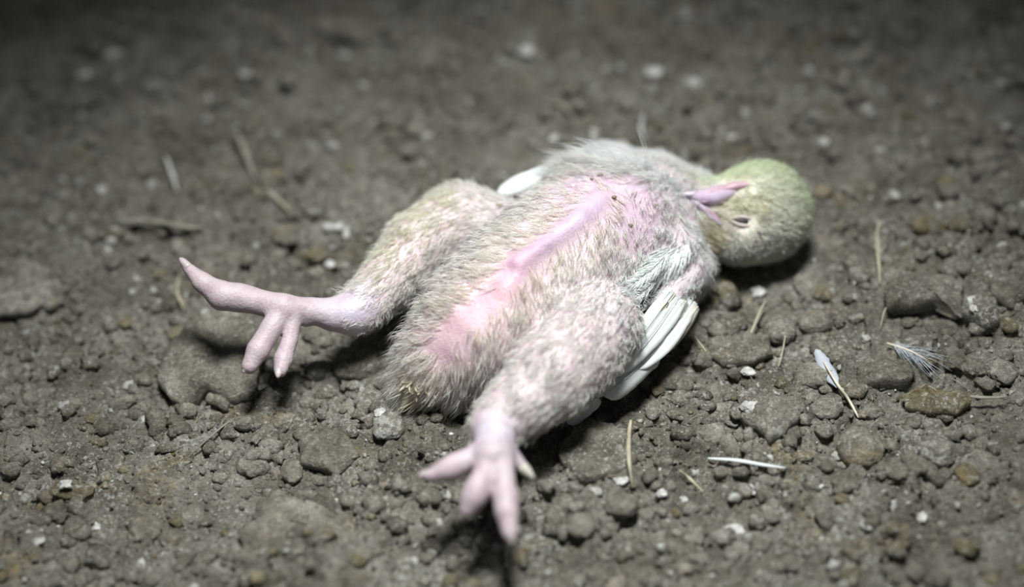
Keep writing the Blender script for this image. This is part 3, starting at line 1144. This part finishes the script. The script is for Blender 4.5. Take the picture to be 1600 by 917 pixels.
def plate(outline, thick, name, label, mat=M_CLOD, lift=0.001, rough=0.0019, group=None, cat='clod', dome=0.0015, slope=(0, 0)):
    """broken flat piece of crust: outline in pixels, ragged rim, undercut edge"""
    thick *= .78
    pts = np.array([gp(u, v) for u, v in outline])
    z0 = np.median([q[2] for q in pts])
    ctr = pts.mean(0)
    ctr[2] = 0
    nseg = 96
    # resample closed outline
    cl = np.vstack([pts, pts[:1]])[:, :2]
    seg = np.linalg.norm(np.diff(cl, axis=0), axis=1)
    cum = np.concatenate([[0], np.cumsum(seg)])
    s = np.linspace(0, cum[-1], nseg, endpoint=False)
    ox = np.interp(s, cum, cl[:, 0]) - ctr[0]
    oy = np.interp(s, cum, cl[:, 1]) - ctr[1]
    for _ in range(2):
        ox = 0.5 * ox + 0.25 * (np.roll(ox, 1) + np.roll(ox, -1))
        oy = 0.5 * oy + 0.25 * (np.roll(oy, 1) + np.roll(oy, -1))
    R = np.stack([ox, oy, np.zeros(nseg)], 1)
    sd = int(abs(outline[0][0]) * 3 + outline[0][1]) % 97
    R = R * (1 + 0.13 * fbm(R * 190 + sd, 3, sd, .6))[:, None]
    fr = [0.06, .2, .34, .48, .6, .7, .79, .87, .93, .97, 1.0]
    V, F = [], []
    for f in fr:
        q = R * f
        z = thick + dome * (1 - f ** 2) - 0.18 * thick * max(0, (f - .9) / .1) ** 2
        q[:, 2] = z + rough * 2.2 * fbm(q * 60 + sd, 3, sd + 3) + rough * fbm(q * 300 + sd, 3, sd + 4) + q[:, 0] * slope[0] + q[:, 1] * slope[1]
        V.append(q)
    for f, dz in ((.99, .35), (.95, .0), (.85, -.45)):
        q = R * f * (1 + 0.02 * fbm(R * 300 + sd, 2, sd + 6))[:, None]
        q[:, 2] = thick * dz + 0.3 * rough * fbm(R * 200 + sd, 2, sd + 5) + q[:, 0] * slope[0] + q[:, 1] * slope[1]
        V.append(q)
    m = len(V)
    V = np.vstack(V + [np.array([[0, 0, thick + dome]]), np.array([[0, 0, -thick * .45]])])
    for i in range(m - 1):
        for j in range(nseg):
            j2 = (j + 1) % nseg
            F.append((i * nseg + j, (i + 1) * nseg + j, (i + 1) * nseg + j2, i * nseg + j2))
    for j in range(nseg):
        j2 = (j + 1) % nseg
        F.append((m * nseg, j, j2))
        F.append((m * nseg + 1, (m - 1) * nseg + j2, (m - 1) * nseg + j))
    o = link(name, raw_mesh(name, V, F), mat, None, (ctr[0], ctr[1], z0 + lift))
    tag(o, label, cat, group)
    return o


# large broken crusts
plate([(252, 612), (262, 560), (300, 520), (360, 505), (410, 525), (420, 560), (402, 600), (404, 622), (368, 640), (322, 624), (282, 650)], .0075, 'soil_crust', 'jagged slab of grey soil crust beneath the raised foot with dangling toes', lift=.0015, dome=.003, slope=(0, 0.10))
plate([(-10, 505), (-10, 430), (40, 418), (90, 428), (100, 455), (82, 475), (50, 500), (20, 506)], .0045, 'soil_crust', 'flat grey crust with a dark crack, cut by the left photo edge', lift=.001)
plate([(872, 722), (880, 690), (915, 672), (960, 676), (984, 700), (978, 735), (940, 755), (900, 748)], .0050, 'soil_crust', 'broad flat pale brown clod below the white wing tip, beside upright straw', lift=0.0, dome=.003)
plate([(1385, 500), (1378, 465), (1410, 440), (1470, 436), (1505, 455), (1500, 500), (1460, 494), (1420, 498)], .0050, 'soil_crust', 'wide grey soil crust with a long dark crack under its lower edge', lift=.001)
plate([(1545, 478), (1542, 452), (1570, 436), (1612, 440), (1612, 476), (1580, 487)], .0050, 'soil_crust', 'grey soil crust with dark underside, cut by the right photo edge', lift=.001)
plate([(1500, 505), (1505, 470), (1530, 458), (1555, 480), (1560, 510), (1540, 528), (1515, 524)], .0065, 'soil_crust', 'knobbly clod streaked with white droppings at the end of the long crack', lift=.0, mat=M_PALE, dome=.003)
plate([(1156, 662), (1150, 625), (1180, 612), (1225, 630), (1255, 650), (1230, 680), (1202, 696), (1178, 680)], .0050, 'soil_crust', 'wedge-shaped clod topped with white lime, pointing down towards the white quill', lift=.0, mat=M_PALE, dome=.003)
plate([(1340, 602), (1338, 580), (1370, 566), (1415, 570), (1432, 590), (1415, 608), (1375, 612)], .0045, 'soil_crust', 'flat grey clod just below the wispy grey down feather', lift=.0)
plate([(1415, 645), (1405, 628), (1440, 618), (1500, 625), (1515, 640), (1490, 655), (1450, 652)], .0035, 'soil_crust', 'yellow-brown flat crust beside a dark thin stick', mat=M_OCHRE, lift=.001)
plate([(1104, 560), (1110, 538), (1150, 530), (1200, 540), (1210, 562), (1180, 580), (1130, 578)], .0040, 'soil_crust', 'low flat clod under a frayed straw near the wing edge', lift=.0)
plate([(500, 60), (505, 25), (545, 8), (600, 20), (606, 50), (570, 72)], .0060, 'soil_crust', 'broad blurred flat clod near the top edge of the photo', lift=.001)
plate([(470, 735), (468, 700), (500, 680), (545, 684), (560, 715), (530, 740)], .0045, 'soil_crust', 'broad low clod between the two feet of the chick', lift=.0, dome=.003)
plate([(372, 917), (380, 840), (430, 800), (500, 796), (555, 830), (570, 875), (540, 905), (450, 935)], .0025, 'soil_crust', 'large pale blurred mound at the lower photo edge', lift=.001, dome=.004)

L = lump
L(518, 612, 528, 590, 'soil_clod', 'large rounded clod in the shadow between far leg and tail', rough=.18)
L(476, 524, 562, 596, 'soil_clod', 'small dark clod just right of the dangling toes', rough=.22)
L(472, 502, 508, 536, 'soil_clod', 'small clod tucked under the far shank', rough=.2)
L(538, 572, 594, 612, 'soil_clod', 'thin white-rimmed chip below the large shaded clod', mat=M_PALE, level=3)
L(1194, 1244, 492, 540, 'soil_clod', 'round grey clod with dark underside right of the frayed straw', rough=.14)
L(1245, 1299, 484, 523, 'soil_clod', 'smooth oval dark grey clod, the right one of two neighbours', rough=.12)
L(1404, 1456, 518, 556, 'soil_clod', 'pale speckled clod above the wispy grey down feather', mat=M_PALE)
L(1502, 1542, 555, 590, 'soil_clod', 'rounded clod below the white-streaked knobbly clod')
L(1545, 1590, 560, 600, 'soil_clod', 'rounded clod near the right photo edge, beside another of its size')
L(1240, 1278, 420, 466, 'soil_clod', 'dark blurred clod below the back of the head')
L(1236, 1300, 568, 612, 'soil_clod', 'low clod behind the bluish white feather')
L(1018, 1070, 565, 614, 'soil_clod', 'speckled round clod beside the white wing feather tips', rough=.16)
L(1134, 1168, 492, 518, 'soil_clod', 'small tan clod left of the frayed straw', level=3)
L(581, 632, 632, 688, 'soil_clod', 'elongated clod with a shiny white end below the tail', mat=M_PALE, rough=.18)
L(608, 650, 612, 646, 'soil_clod', 'round brown clod under the tail tuft')
L(851, 886, 786, 825, 'soil_clod', 'round grey clod right of the lowest toe', rough=.15)
L(886, 930, 800, 842, 'soil_clod', 'brown round clod, second to the right of the lowest toe', rough=.15)
L(943, 998, 786, 822, 'soil_clod', 'low oval clod below the upright straw', rough=.15)
L(1008, 1034, 627, 656, 'soil_clod', 'small pale pinkish clod below the speckled round clod', mat=M_PALE, level=3)
L(1088, 1136, 660, 700, 'soil_clod', 'angular clod with pale edges left of the wedge-shaped clod')
L(1228, 1278, 598, 622, 'soil_clod', 'flat dark-edged clod left of the bluish white feather')
L(1268, 1318, 616, 654, 'soil_clod', 'slanting clod crossed by the bluish feather quill')
L(1305, 1380, 668, 732, 'soil_clod', 'large rounded brown clod below the bluish feather quill', rough=.16)
L(1438, 1492, 682, 730, 'soil_clod', 'grey white-topped clod right of the large rounded brown clod', mat=M_PALE)
L(1226, 1268, 703, 724, 'soil_clod', 'small flat brown bar of soil above the white quill tip', mat=M_OCHRE, level=3)
L(1300, 1345, 735, 775, 'soil_clod', 'blurred low clod beneath the large rounded brown clod')
L(1382, 1420, 720, 755, 'soil_clod', 'blurred tan clod below and right of the large rounded brown clod')
L(1494, 1530, 722, 758, 'soil_clod', 'dark brown blurred clod near the lower right', mat=M_OCHRE)
L(80, 143, 750, 786, 'soil_clod', 'clod with a bright white cap and yellow-green base', mat=M_OCHRE)
L(385, 424, 716, 744, 'soil_clod', 'small angular clod below the jagged slab', level=3)
L(440, 474, 716, 756, 'soil_clod', 'egg-shaped clod left of the broad low clod', rough=.12)
L(400, 438, 774, 812, 'soil_clod', 'smooth round clod at the edge of the pale mound', rough=.12)
L(202, 252, 806, 852, 'soil_clod', 'dark tilted clod with a deep shadow at lower left')
L(284, 320, 788, 825, 'soil_clod', 'rounded clod right of the dark tilted clod')
L(100, 137, 808, 842, 'soil_clod', 'round blurred clod left of a white pebble')
L(366, 398, 652, 672, 'soil_clod', 'small clod in the shadow below the jagged slab', level=3)
L(420, 458, 638, 674, 'soil_clod', 'rounded clod right of the jagged slab')
L(455, 492, 655, 682, 'soil_clod', 'small white-dusted clod right of the jagged slab', mat=M_PALE, level=3)
L(1120, 1150, 440, 475, 'soil_clod', 'small yellow-brown clod between wing and head', mat=M_OCHRE, level=3)
L(1270, 1300, 445, 470, 'soil_clod', 'small yellow-brown clod below the back of the head', mat=M_OCHRE, level=3)
L(1425, 1475, 340, 372, 'soil_clod', 'yellow-brown crumbly clod left of another right of the head', mat=M_OCHRE, level=3)
L(1478, 1520, 335, 368, 'soil_clod', 'yellow-brown crumbly clod nearest the right edge, level with the eye', mat=M_OCHRE, level=3)
L(1535, 1562, 890, 917, 'soil_clod', 'ochre clod in the lower right corner', mat=M_OCHRE, level=3)
L(1312, 1345, 870, 915, 'soil_clod', 'blurred orange-brown clod at the lower photo edge', mat=M_OCHRE, level=3)
L(1490, 1530, 845, 875, 'soil_clod', 'blurred ochre clod above the lower right corner', mat=M_OCHRE, level=3)
L(425, 460, 350, 385, 'soil_clod', 'yellow-brown blurred clod above the far shank', mat=M_OCHRE, level=3)
L(480, 510, 385, 412, 'soil_clod', 'second yellow-brown clod above the far shank, nearer the leg', mat=M_OCHRE, level=3)


# white lime pebbles and chips
def chip(u, v, w, hh, label, dz=0.0, mat=M_LIME):
    w, hh = w * .85, hh * .85
    v += dz * .74 / .00027
    o = lump(u - w / 2, u + w / 2, v - hh / 2, v + hh / 2, 'lime_chip', label, mat=mat, hgt=.45, sink=.36, rough=.6, level=3, cat='pebble', group='white lime chips on the litter')
    o.location.z += dz
    return o


for a in ((1354, 822, 24, 24, 'bright white round pebble at lower right, largest of its kind'), (1440, 806, 20, 26, 'bright white pebble right of the largest white pebble'),
          (1148, 828, 40, 20, 'flat whitish chip below the white quill'), (1280, 757, 14, 18, 'small white chip right of the white quill'),
          (1314, 764, 14, 12, 'small white chip beneath the large rounded brown clod'), (1195, 771, 12, 12, 'tiny white chip just below the white quill'),
          (1175, 766, 10, 18, 'slim white sliver below the white quill'), (1162, 760, 10, 20, 'slim grey sliver below the white quill'),
          (1070, 780, 16, 12, 'white chip left of and below the white quill'), (1034, 771, 18, 14, 'white chip right of the upright straw foot'),
          (150, 823, 18, 14, 'white pebble at lower left beside a round clod'), (60, 846, 24, 14, 'whitish chip near the lower left corner'),
          (221, 882, 14, 22, 'white upright chip near the lower left edge'), (108, 757, 26, 18, 'white lime cap on the yellow-green clod', .0058),
          (228, 655, 18, 14, 'white chip left of the jagged slab'), (243, 430, 16, 16, 'white chip left of the raised claw'),
          (520, 354, 34, 22, 'large blurred white chip above the far shank'), (542, 362, 12, 26, 'slim blurred white chip beside the larger one'),
          (427, 400, 18, 16, 'white chip above the far shank'), (515, 412, 18, 16, 'pale chip left of the far drumstick'),
          (1184, 457, 26, 22, 'whitish curled chip below the throat'), (1168, 581, 28, 16, 'bright white flake below the frayed straw'),
          (1174, 630, 40, 26, 'white lime cap on the wedge-shaped clod', .0052), (1206, 648, 24, 13, 'second white lime patch on the wedge-shaped clod', .0052),
          (1518, 476, 16, 34, 'white dropping streak on the knobbly clod', .0058), (1480, 480, 8, 12, 'tiny white chip left of the white dropping streak'),
          (820, 88, 36, 26, 'blurred pale pebble in the upper middle'), (1020, 118, 34, 22, 'blurred pale chip near the top, left of another'),
          (1085, 127, 36, 22, 'blurred pale chip near the top, right of another'), (175, 85, 32, 20, 'blurred pale chip near the upper left'),
          (133, 118, 26, 18, 'blurred pale chip in the dark upper left'), (158, 298, 22, 18, 'blurred whitish chip at the left, upper half'),
          (865, 216, 16, 16, 'blurred white chip above the far wing fluff'), (325, 150, 24, 18, 'blurred pale chip in the upper left half'),
          (385, 125, 26, 18, 'blurred pale chip right of another in the upper left half'), (1288, 222, 20, 16, 'blurred white chip above and right of the head'),
          (1490, 345, 8, 8, 'tiny white speck among the yellow-brown clods'), (1145, 215, 26, 14, 'blurred tan chip above the head'),
          (905, 660, 22, 16, 'white flake under the near drumstick'), (970, 752, 30, 16, 'white crumbs under the broad flat clod'),
          (310, 890, 20, 14, 'blurred pale chip left of the pale mound'), (596, 644, 20, 16, 'glossy white flake on the elongated clod', .006)):
    chip(*a)


# ------------------------------------------------------------------ straws, sticks and loose feathers
def straw(pts, r, label, mat=M_STRAW, name='straw', flat=.6, cat='straw', lift=.0015):
    P = [gp(u, v, lift + (q[0] if (q := rest) else 0)) for (u, v, *rest) in pts]
    base = P[0].copy()
    n = 14
    v, f = loft([q - base for q in P], [r * .5] + [r * .78] * (len(P) - 2) + [r * .3], 8, n, flat)
    o = link(name, raw_mesh(name, v, f), mat, None, base)
    tag(o, label, cat, 'straw bits on the litter')
    return o


straw([(986, 678, .006), (983, 705, .007), (983, 735, .005), (988, 766, .001)], .0011, 'upright cream straw beside the broad flat clod')
straw([(1106, 729, .003), (1150, 732, .003), (1190, 736, .002), (1226, 738, .001)], .0011, 'white horizontal feather quill lying at lower right', mat=M_WHITEF, name='quill')
straw([(1195, 491, .006), (1183, 512, .005), (1172, 535, .003), (1160, 552, .001)], .0005, 'frayed straw leaning between clods near the wing')
straw([(1190, 505, .005), (1180, 522, .004), (1173, 540, .002)], .0006, 'short second strand of the frayed straw', mat=M_STRAWD)
straw([(185, 358, .003), (235, 360, .004), (285, 366, .003), (318, 366, .002)], .0022, 'blurred wide grey straw lying at the left', mat=M_STRAWD)
straw([(372, 222, .004), (382, 245, .005), (392, 268, .003), (400, 285, .001)], .0019, 'blurred pale straw standing in the upper left', mat=M_STRAWD)
straw([(418, 308, .003), (438, 325, .003), (460, 344, .001)], .0008, 'thin blurred pale straw above the far shank')
straw([(1372, 365, .005), (1368, 395, .005), (1372, 425, .003), (1374, 450, .001)], .0009, 'thin upright straw with wisp right of the head', mat=M_STRAW)
straw([(1489, 628, .003), (1520, 636, .004), (1550, 637, .004), (1572, 632, .003)], .0010, 'thin dark stick beside the yellow-brown crust', mat=M_STRAWD, name='stick')
straw([(290, 727, .001), (315, 706, .002), (345, 680, .002), (368, 660, .001)], .0006, 'thin grey stalk running up towards the jagged slab', mat=M_STRAWD)
straw([(1062, 745, .002), (1078, 758, .002), (1098, 775, .001)], .0010, 'short blurred cream straw left of the white quill')
straw([(282, 440, .002), (280, 470, .002), (290, 492, .001)], .0006, 'fine pale fibre below the raised claw')
straw([(262, 455, .001), (282, 472, .002), (296, 492, .001)], .0005, 'second fine pale fibre crossing under the raised claw')
straw([(262, 258, .003), (272, 285, .003), (278, 305, .001)], .0014, 'blurred short whitish straw in the upper left', mat=M_LIME)
straw([(850, 172, .003), (878, 178, .004), (895, 192, .002)], .0016, 'blurred tan straw above the far wing', mat=M_STRAWD)
straw([(1005, 195, .004), (1002, 215, .004), (1008, 225, .001)], .0012, 'blurred whitish curl above the chick breast', mat=M_LIME)
straw([(1085, 535, .002), (1098, 552, .002), (1110, 566, .001)], .0004, 'hair-thin pale fibre right of the wing tip')
straw([(1226, 540, .004), (1222, 562, .003), (1216, 580, .001)], .0004, 'hair-thin fibre below the round grey clod')
straw([(1384, 495, .004), (1379, 505, .004), (1375, 520, .001)], .0004, 'short glinting hair above the wispy down feather')
straw([(683, 648, .002), (708, 650, .003), (745, 640, .003)], .0006, 'thin straw lying between tail and near hock')
straw([(1310, 300, .003), (1440, 312, .0)][0:1] + [(1330, 310, .002), (1345, 318, .001)], .0007, 'short blurred straw right of the head', mat=M_STRAWD)

# bluish white feather with bare quill
root_ = bpy.data.objects.new('loose_feather', None)
COL.objects.link(root_)
root_.location = gp(1340, 655)
off = np.array(root_.location)
tag(root_, 'bluish white feather with a bare quill stuck in the litter', 'feather', 'loose feathers on the litter')
f1 = feather('vane', [gp(1308, 616, .004) - off, gp(1290, 592, .006) - off, gp(1273, 566, .007) - off], .0050, M_BLUEF, root_, -VIEW, rachis=False, notch=.08)
v, f = loft([gp(1341, 655, .001) - off, gp(1325, 636, .004) - off, gp(1308, 616, .005) - off, gp(1285, 585, .007) - off], [.0004, .0006, .0006, .0003], 8, 12)
link('quill', raw_mesh('quill', v, f), M_QUILL, root_)


def wisp(name, b, e, nb, label, wid, lift=.003, mat=M_BLUEF):
    base = gp(*b)
    r_ = bpy.data.objects.new(name, None)
    COL.objects.link(r_)
    r_.location = base
    tag(r_, label, 'feather', 'loose feathers on the litter')
    p0 = gp(*b, lift) - base
    p1 = gp(*e, lift) - base
    ax_ = p1 - p0
    sd = nrm(np.cross(ax_, (0, 0, 1)))
    v, f = loft([p0, p0 * .5 + p1 * .5 + np.array([0, 0, .001]), p1], [.0005, .0004, .0001], 6, 8)
    link('quill', raw_mesh('quill', v, f), M_QUILL, r_)
    VV, FF = [], []
    for i in range(nb):
        t = rng.uniform(.05, .8)
        q = p0 + ax_ * t + np.array([0, 0, .0006])
        s = rng.choice([-1, 1])
        d = nrm(ax_) * rng.uniform(.6, 1.2) + sd * s * rng.uniform(.1, .7) + np.array([0, 0, rng.uniform(-.1, .25)])
        ln_ = wid * rng.uniform(.6, 1.3)
        vv, ff = loft([q, q + d * ln_ * .5 + sd * s * ln_ * .05, q + d * ln_ - np.array([0, 0, .1 * ln_])], [.00012, .00011, .00005], 4, 5)
        k = sum(len(x) for x in VV)
        VV.append(vv)
        FF += [tuple(a + k for a in x) for x in ff]
    link('barbs', raw_mesh('barbs', np.vstack(VV), FF), mat, r_)['kind'] = 'stuff'


wisp('down_feather', (1385, 545), (1450, 572), 60, 'wispy grey down feather lying under a pale speckled clod', .011)
wisp('down_feather', (1372, 420), (1372, 368), 24, 'wispy cream down feather caught on the thin upright straw', .006, mat=M_CREAMF)

# ------------------------------------------------------------------ loose crumbs
hull = np.array([proj(q) for q in [at(1090, 480)]])
pu, pv = proj(BV)


def under_bird(x, y):
    return False


bxy = BV[BV[:, 2] < 0.02][:, :2]
cell = set(map(tuple, np.floor(bxy / 0.004).astype(int)))
for i in range(230):
    while True:
        u, v = rng.uniform(5, 1595), 917 * rng.uniform(0.02, 1.0) ** 0.75
        q = gp(u, v)
        if tuple(np.floor(q[:2] / 0.004).astype(int)) not in cell:
            break
    k = depth(q) / FPX
    r = k * rng.uniform(7, 17)
    V, Fi = ICO[2]
    sd = int(rng.integers(1, 5000))
    Q = V * (1 + .55 * fbm(V * 1.7 + sd, 3, sd % 40, .6))[:, None]
    Q = np.sign(Q) * np.abs(Q) ** .85 * np.array([1, rng.uniform(.7, 1.1), rng.uniform(.45, .75)]) * r
    m = M_CLOD if rng.random() < .78 else (M_PALE if rng.random() < .5 else M_OCHRE)
    o = link('soil_crumb', raw_mesh('soil_crumb', Q, Fi), m, None, (q[0], q[1], q[2] + r * .22))
    o.rotation_euler = (0, 0, rng.uniform(0, 6.28))
    tag(o, 'small loose crumb of dry grey brown soil lying on the litter', 'crumb', 'small soil crumbs scattered on the litter')


def scatter(name, count, rmin, rmax, mat, label, level=1, cat='crumbs'):
    V0, F0 = ICO[level]
    VV, FF = [], []
    vars_ = [V0 * (1 + .75 * fbm(V0 * 1.9 + s * 7.7, 2, s, .6))[:, None] for s in range(12)]
    for i in range(count):
        x = rng.uniform(-.31, .31)
        y = rng.uniform(-.20, .28)
        if tuple(np.floor(np.array([x, y]) / 0.004).astype(int)) in cell:
            continue
        r = rmin + (rmax - rmin) * rng.random() ** 2.6
        a = rng.uniform(0, 6.28)
        ca, sa = math.cos(a), math.sin(a)
        q = vars_[i % 12] * np.array([1.1, .85, .7]) * r
        q = np.stack([q[:, 0] * ca - q[:, 1] * sa, q[:, 0] * sa + q[:, 1] * ca, q[:, 2]], 1) + np.array([x, y, gh(x, y) + r * .15])
        FF.append(F0 + len(VV) * len(V0))
        VV.append(q)
    o = link(name, raw_mesh(name, np.vstack(VV), np.vstack(FF), level > 1), mat, floor)
    tag(o, label, kind='stuff')


scatter('soil_crumbs', 6500, .0010, .0045, M_CLOD, 'countless little grey brown soil crumbs strewn over the litter', 2)
scatter('soil_grit', 22000, .0004, .0014, M_CLOD, 'countless fine grey brown grit grains strewn over the litter', 1)
scatter('pale_flakes', 650, .0008, .0030, M_FLAKE, 'countless pale grey flakes bedded in the litter', 2)
scatter('ochre_flakes', 420, .0008, .0034, M_OCHRE, 'countless dull yellow-brown flakes bedded in the litter', 2)
scatter('lime_specks', 1300, .0003, .0011, M_LIME, 'countless tiny white lime specks strewn over the litter', 1, 'specks')
scatter('ochre_specks', 500, .0004, .0016, M_OCHRE, 'countless tiny yellow-brown specks strewn over the litter', 1, 'specks')

# fine hairs and fibres in the litter
VV, FF = [], []
k = 0
for i in range(1100):
    x, y = rng.uniform(-.31, .31), rng.uniform(-.20, .22)
    a = rng.uniform(0, 6.28)
    ln_ = rng.uniform(.003, .012)
    c = np.array([x, y, gh(x, y) + .0008])
    d = np.array([math.cos(a), math.sin(a), 0]) * ln_
    s = np.array([-math.sin(a), math.cos(a), 0]) * ln_ * rng.uniform(-.3, .3)
    pts = []
    for t in (-.5, 0, .5):
        q = c + d * t + s * (t * t * 4 - .5)
        q[2] = gh(q[0], q[1]) + .0006 + .0008 * rng.random()
        pts.append(q)
    vv, ff = loft(pts, [.00006, .00010, .00005], 3, 6)
    VV.append(vv)
    FF += [tuple(b + k for b in x_) for x_ in ff]
    k += len(vv)
o = link('litter_fibres', raw_mesh('litter_fibres', np.vstack(VV), FF), M_STRAW, floor)
tag(o, 'countless hair-thin pale fibres matted into the litter', kind='stuff')
